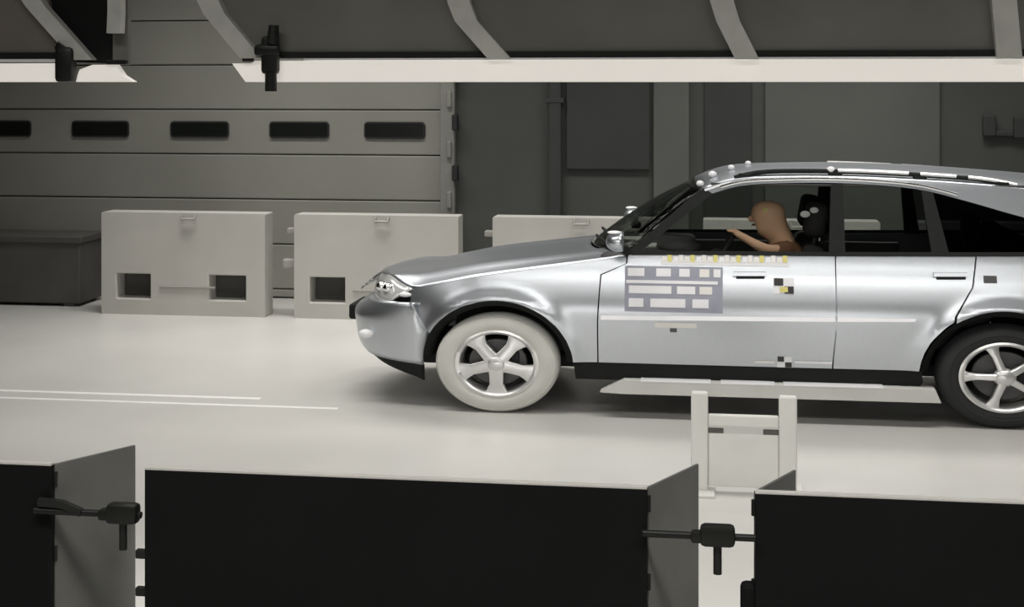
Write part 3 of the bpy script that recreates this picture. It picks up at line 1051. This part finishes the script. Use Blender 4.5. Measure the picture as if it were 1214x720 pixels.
arm(1, (-0.16, 0.26, 0.30), (-0.42, 0.14, 0.42))
# legs
for sg in (-1, 1):
    n = len(J)
    J.extend([(-0.02, sg * 0.10, 0.09, 0.085), (-0.55, sg * 0.13, 0.16, 0.062), (-0.82, sg * 0.13, -0.18, 0.040), (-0.95, sg * 0.13, -0.20, 0.030)])
    E_.extend([(0, n), (n, n + 1), (n + 1, n + 2), (n + 2, n + 3)])
body = skin_mesh('body', J, E_, 'skin', dm)
# face: nose, brow, eyes, mouth, ears
MB().ball((-0.175, 0, 0.735), 0.030, 0.016, 0.026).build('nose', 'skin', dm, True)
for sg in (-1, 1):
    MB().ball((-0.165, sg * 0.040, 0.772), 0.012, 0.016, 0.010).build('eye', 'ink', dm, True)
    MB().ball((-0.065, sg * 0.098, 0.745), 0.026, 0.012, 0.034).build('ear', 'skin', dm, True)
MB().box(-0.182, -0.150, -0.028, 0.028, 0.685, 0.694, 0.003).build('mouth', 'shirt', dm)
# shirt over torso and upper arms, trousers over legs
J2 = [(0.02, 0, 0.08, 0.155), (0.03, 0, 0.26, 0.150), (0.04, 0, 0.42, 0.160), (0.02, 0, 0.54, 0.105), (0.02, -0.19, 0.50, 0.085), (-0.075, -0.262, 0.498, 0.060), (0.02, 0.19, 0.50, 0.085), (-0.13, 0.25, 0.35, 0.060)]
skin_mesh('shirt', J2, [(0, 1), (1, 2), (2, 3), (3, 4), (4, 5), (3, 6), (6, 7)], 'shirt', dm)
J3 = [(0.01, 0, 0.075, 0.165)]
E3 = []
for sg in (-1, 1):
    n = len(J3)
    J3.extend([(-0.04, sg * 0.10, 0.09, 0.10), (-0.55, sg * 0.13, 0.16, 0.078), (-0.78, sg * 0.13, -0.13, 0.060)])
    E3.extend([(0, n), (n, n + 1), (n + 1, n + 2)])
skin_mesh('trousers', J3, E3, 'seat', dm)
for sg in (-1, 1):
    MB().ball((-0.93, sg * 0.13, -0.215), 0.14, 0.05, 0.045).build('shoe', 'ink', dm, True)
MB().ball((-0.095, -0.096, 0.80), 0.020, 0.008, 0.028).build('head_target', 'yellow', dm, True)
dm.scale = (1.15, 1.0, 1.0)

# ================================================================== WHITE STAND beside the car
sd_ = empty('white_stand', (0.155, 8.6, 0))
tag(sd_, 'white upright stand with two posts and crossbar beside the car', 'stand')
MB().box(-0.31, -0.21, -0.03, 0.03, 0.0, 0.585, 0.012).build('post', 'stand', sd_)
MB().box(0.20, 0.305, -0.03, 0.03, 0.0, 0.575, 0.012).build('post', 'stand', sd_)
MB().box(-0.21, 0.20, -0.022, 0.022, 0.385, 0.455, 0.01).build('crossbar', 'stand', sd_)
MB().box(-0.21, 0.20, -0.010, 0.014, 0.03, 0.345, 0.006).build('sheet', 'stand', sd_)
for x in (-0.17, 0.15): MB().box(x - 0.04, x + 0.05, -0.012, 0.012, 0.345, 0.372, 0.004).build('spacer', 'dark_box', sd_)
for x in (-0.26, 0.2525): MB().box(x - 0.09, x + 0.09, -0.16, 0.16, 0.0, 0.018, 0.005).build('foot_plate', 'stand', sd_)

# ================================================================== LOWER LAMP BANKS (near the camera)
def bank(name, x0, x1, label, flaps):
    o = empty(name, ((x0 + x1) / 2, 5.5, 0))
    cx = (x0 + x1) / 2
    a, b = x0 - cx, x1 - cx
    MB().box(a, b, 0.0, 0.03, 0.10, 0.862, 0.004).build('back_sheet', 'black', o)
    MB().box(a + 0.02, b - 0.02, 0.03, 0.20, 0.14, 0.79, 0.01).build('lamp_housing', 'black', o)
    MB().box(a, b, 0.0, 0.030, 0.860, 0.870, 0.002).build('glow_strip', 'trim', o)  # white strip stands in for the floor glow along the top edge
    for x in (a + 0.12, b - 0.12):
        MB().box(x - 0.03, x + 0.03, 0.06, 0.14, 0.0, 0.145, 0.006).build('foot', 'black', o)
        MB().box(x - 0.05, x + 0.05, -0.08, 0.35, 0.0, 0.03, 0.006).build('foot_bar', 'black', o)
    for sgn, dx, dy in flaps:
        xs = b if sgn > 0 else a
        xe = xs + sgn * dx
        m = MB()
        n = Vector((dy, -sgn * dx, 0)).normalized() * 0.006
        m.bar((xs + sgn * dx / 2, 0.03 + dy / 2, 0.10), (xs + sgn * dx / 2, 0.03 + dy / 2, 0.862), math.hypot(dx, dy), 0.012, 0.003, up=(-dy * sgn, dx, 0))
        f = m.build('side_flap', 'flap', o)
        for z in (0.2, 0.5, 0.8): MB().cyl((xs + sgn * 0.004, 0.03, z - 0.03), (xs + sgn * 0.004, 0.03, z + 0.03), 0.010, n=10).build('hinge', 'knob', f, True)
    tag(o, label, 'light bank', 'black lamp banks along the near edge')
    return o


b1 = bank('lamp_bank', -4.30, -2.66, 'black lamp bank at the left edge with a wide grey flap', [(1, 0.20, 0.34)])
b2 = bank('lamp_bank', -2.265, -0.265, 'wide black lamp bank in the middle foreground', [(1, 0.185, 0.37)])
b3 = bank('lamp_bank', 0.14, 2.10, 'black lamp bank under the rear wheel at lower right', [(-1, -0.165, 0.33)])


def clamp(o, xa, xb, y, z, xk, stem, big=1.0):
    """tie rod between two banks with a knob and T-handle; belongs to bank o"""
    lx = o.location.x
    c = MB().cyl((xa - lx, y, z), (xb - lx, y, z), 0.014, n=12).build('tie_rod', 'knob', o, True)
    MB().box(xk - lx - 0.065 * big, xk - lx + 0.065 * big, y - 0.035, y + 0.035, z - 0.035, z + 0.045 * big, 0.018).build('clamp_body', 'knob', c, True)
    MB().box(xk - lx - 0.10 * big, xk - lx + 0.06 * big, y - 0.025, y + 0.025, z - 0.025, z + 0.02, 0.012).build('clamp_jaw', 'knob', c, True)
    MB().cyl((xk - lx, y, z - 0.03), (xk - lx, y, z - stem), 0.016, n=12).build('clamp_handle', 'knob', c, True)
    return c


clamp(b1, -2.72, -2.27, -0.02, 0.685, -2.345, 0.14)
MB().tube([(-2.70 + 3.48, -0.02, 0.72), (-2.60 + 3.48, -0.02, 0.715), (-2.52 + 3.48, -0.02, 0.685)], 0.02, 8).build('bent_rod', 'knob', b1, True)
clamp(b2, -0.28, 0.14, -0.02, 0.70, 0.0, 0.14)
for z in (0.52, 0.37):
    MB().box(0.0 - 1.0 - 0.04, -1.0 + 0.004, 0.0, 0.03, z - 0.018, z + 0.018, 0.006).build('latch', 'knob', b2)
MB().box(-0.98 - 0.055, -0.98 + 0.004, 0.0, 0.06, 0.12, 0.52, 0.02).build('latch_box', 'black', b3)

# ================================================================== OVERHEAD LAMP BANKS
YO = 7.0
def obank(x, label):
    o = empty('overhead_lamp_bank', (x, YO, 2.40))
    tag(o, label, 'light bank', 'overhead lamp banks')
    return o


def opanel(o, pts, m, y0=0.03, y1=0.06, lean=0.0):
    lx = o.location.x
    mm = MB()
    mm.prism([(x - lx, z - 2.40) for x, z in pts], y0, y1)
    return mm.build('panel', m, o)


def ostrut(o, pts, wd):
    lx = o.location.x
    prev = None
    m = MB()
    L = [(x - lx, z - 2.40) for x, z in pts]
    # outline of the bent strut
    left = [(x - wd / 2, z) for x, z in L]
    right = [(x + wd / 2, z) for x, z in L]
    m.prism(left + right[::-1], -0.035, 0.028)
    return m.build('strut', 'strut', o)


TOP = 3.35
o2 = obank(-0.4, 'long overhead lamp bank with white lower edge across the top')
lx = -0.4
MB().prism([(-2.42 - lx, 0.105), (-2.35 - lx, 0.012), (3.2 - lx, 0.012), (3.2 - lx, 0.118), (-2.30 - lx, 0.118), (-2.32 - lx, 0.105)], 0.0, 0.34).build('diffuser', 'tube', o2)
MB().box(-2.05 - lx, 3.2 - lx, 0.0, 0.30, 0.120, 0.130, 0.002).build('edge_strip', 'white', o2)
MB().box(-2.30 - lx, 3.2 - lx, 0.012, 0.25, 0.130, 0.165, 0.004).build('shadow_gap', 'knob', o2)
S = [[(-2.60, TOP), (-2.545, 2.84), (-2.50, 2.75), (-2.31, 2.53)],
     [(-1.29, TOP), (-1.255, 2.80), (-1.22, 2.71), (-1.055, 2.525)],
     [(0.00, TOP), (0.02, 2.80), (0.05, 2.70), (0.14, 2.52)],
     [(1.30, TOP), (1.32, 2.79), (1.335, 2.62), (1.345, 2.52)],
     [(2.6, TOP), (2.6, 2.79), (2.6, 2.52)]]
for a, b in zip(S[:-1], S[1:]):
    poly = [(x + 0.02, z) for x, z in a] + [(x - 0.02, z) for x, z in b[::-1]]
    opanel(o2, poly[::-1], 'upanel')
for a in S: ostrut(o2, a, 0.112)
# housing depth behind the panels
MB().box(-2.1 - lx, 3.1 - lx, 0.065, 0.30, 0.17, 0.90, 0.01).build('lamp_housing', 'upanel', o2)
for x in (-1.8, 0.2, 2.4): MB().cyl((x - lx, 0.2, 0.88), (x - lx, 0.2, 4.2), 0.02, n=8).build('hanger', 'knob', o2)
cl = MB().box(-2.205 - 0.05 - lx, -2.205 + 0.04 - lx, -0.06, -0.002, 0.05, 0.24, 0.02).build('clamp', 'knob', o2, True)
MB().box(-2.29 - lx, -2.16 - lx, -0.065, -0.012, 0.14, 0.20, 0.02).build('clamp_jaw', 'knob', cl, True)
MB().cyl((-2.205 - lx, -0.04, 0.06), (-2.205 - lx, -0.04, -0.035), 0.03, n=12).build('clamp_handle', 'knob', cl, True)
MB().cyl((-2.195 - lx, -0.04, 0.20), (-2.19 - lx, -0.04, 0.295), 0.035, 0.025, n=12).build('clamp_knob', 'knob', cl, True)
MB().box(-2.36 - lx, -2.30 - lx, -0.03, -0.004, 0.112, 0.15, 0.008).build('corner_bolt', 'knob', o2)

o1 = obank(-3.9, 'short overhead lamp bank at the top left corner')
lx = -3.9
MB().box(-5.3 - lx, -3.335 - lx, 0.0, 0.06, 0.012, 0.108, 0.004).build('diffuser', 'tube', o1)
MB().box(-5.3 - lx, -3.32 - lx, 0.0, 0.05, 0.116, 0.130, 0.002).build('edge_strip', 'white', o1)
MB().prism([(-3.25 - lx, 0.012), (-3.24 - lx, 0.05), (-3.23 - lx, 0.075), (-3.16 - lx, 0.100), (-3.04 - lx, 0.100), (-3.00 - lx, 0.045), (-2.945 - lx, 0.012)], 0.0, 0.06).build('diffuser_end', 'tube', o1)
opanel(o1, [(-5.3, 2.53), (-3.30, 2.53), (-3.40, 2.75), (-3.50, TOP), (-5.3, TOP)], 'upanel_b')
opanel(o1, [(-3.30, 2.515), (-3.05, 2.505), (-3.05, TOP), (-3.55, TOP), (-3.42, 2.78)], 'black', 0.062, 0.085)
ostrut(o1, [(-3.72, TOP), (-3.56, 2.95), (-3.455, 2.80), (-3.20, 2.525)], 0.105)
ostrut(o1, [(-3.03, TOP), (-3.03, 2.76), (-3.035, 2.66)], 0.070)
MB().box(-3.075 - lx, -2.99 - lx, 0.05, 0.09, 0.10, 0.95, 0.004).build('end_plate', 'upanel', o1)
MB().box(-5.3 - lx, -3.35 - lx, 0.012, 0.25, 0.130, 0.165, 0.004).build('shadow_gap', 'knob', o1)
MB().box(-5.2 - lx, -3.1 - lx, 0.09, 0.30, 0.17, 0.90, 0.01).build('lamp_housing', 'upanel', o1)
for x in (-5.0, -3.6): MB().cyl((x - lx, 0.2, 0.88), (x - lx, 0.2, 4.2), 0.02, n=8).build('hanger', 'knob', o1)
cl = MB().box(-3.345 - lx, -3.245 - lx, -0.06, 0.02, 0.008, 0.19, 0.025).build('clamp', 'knob', o1, True)
MB().cyl((-3.32 - lx, -0.03, 0.17), (-3.30 - lx, -0.03, 0.20), 0.035, n=12).build('clamp_knob', 'knob', cl, True)
MB().box(-3.08 - lx, -2.97 - lx, -0.02, 0.01, 0.10, 0.125, 0.006).build('corner_bolt', 'knob', o1)
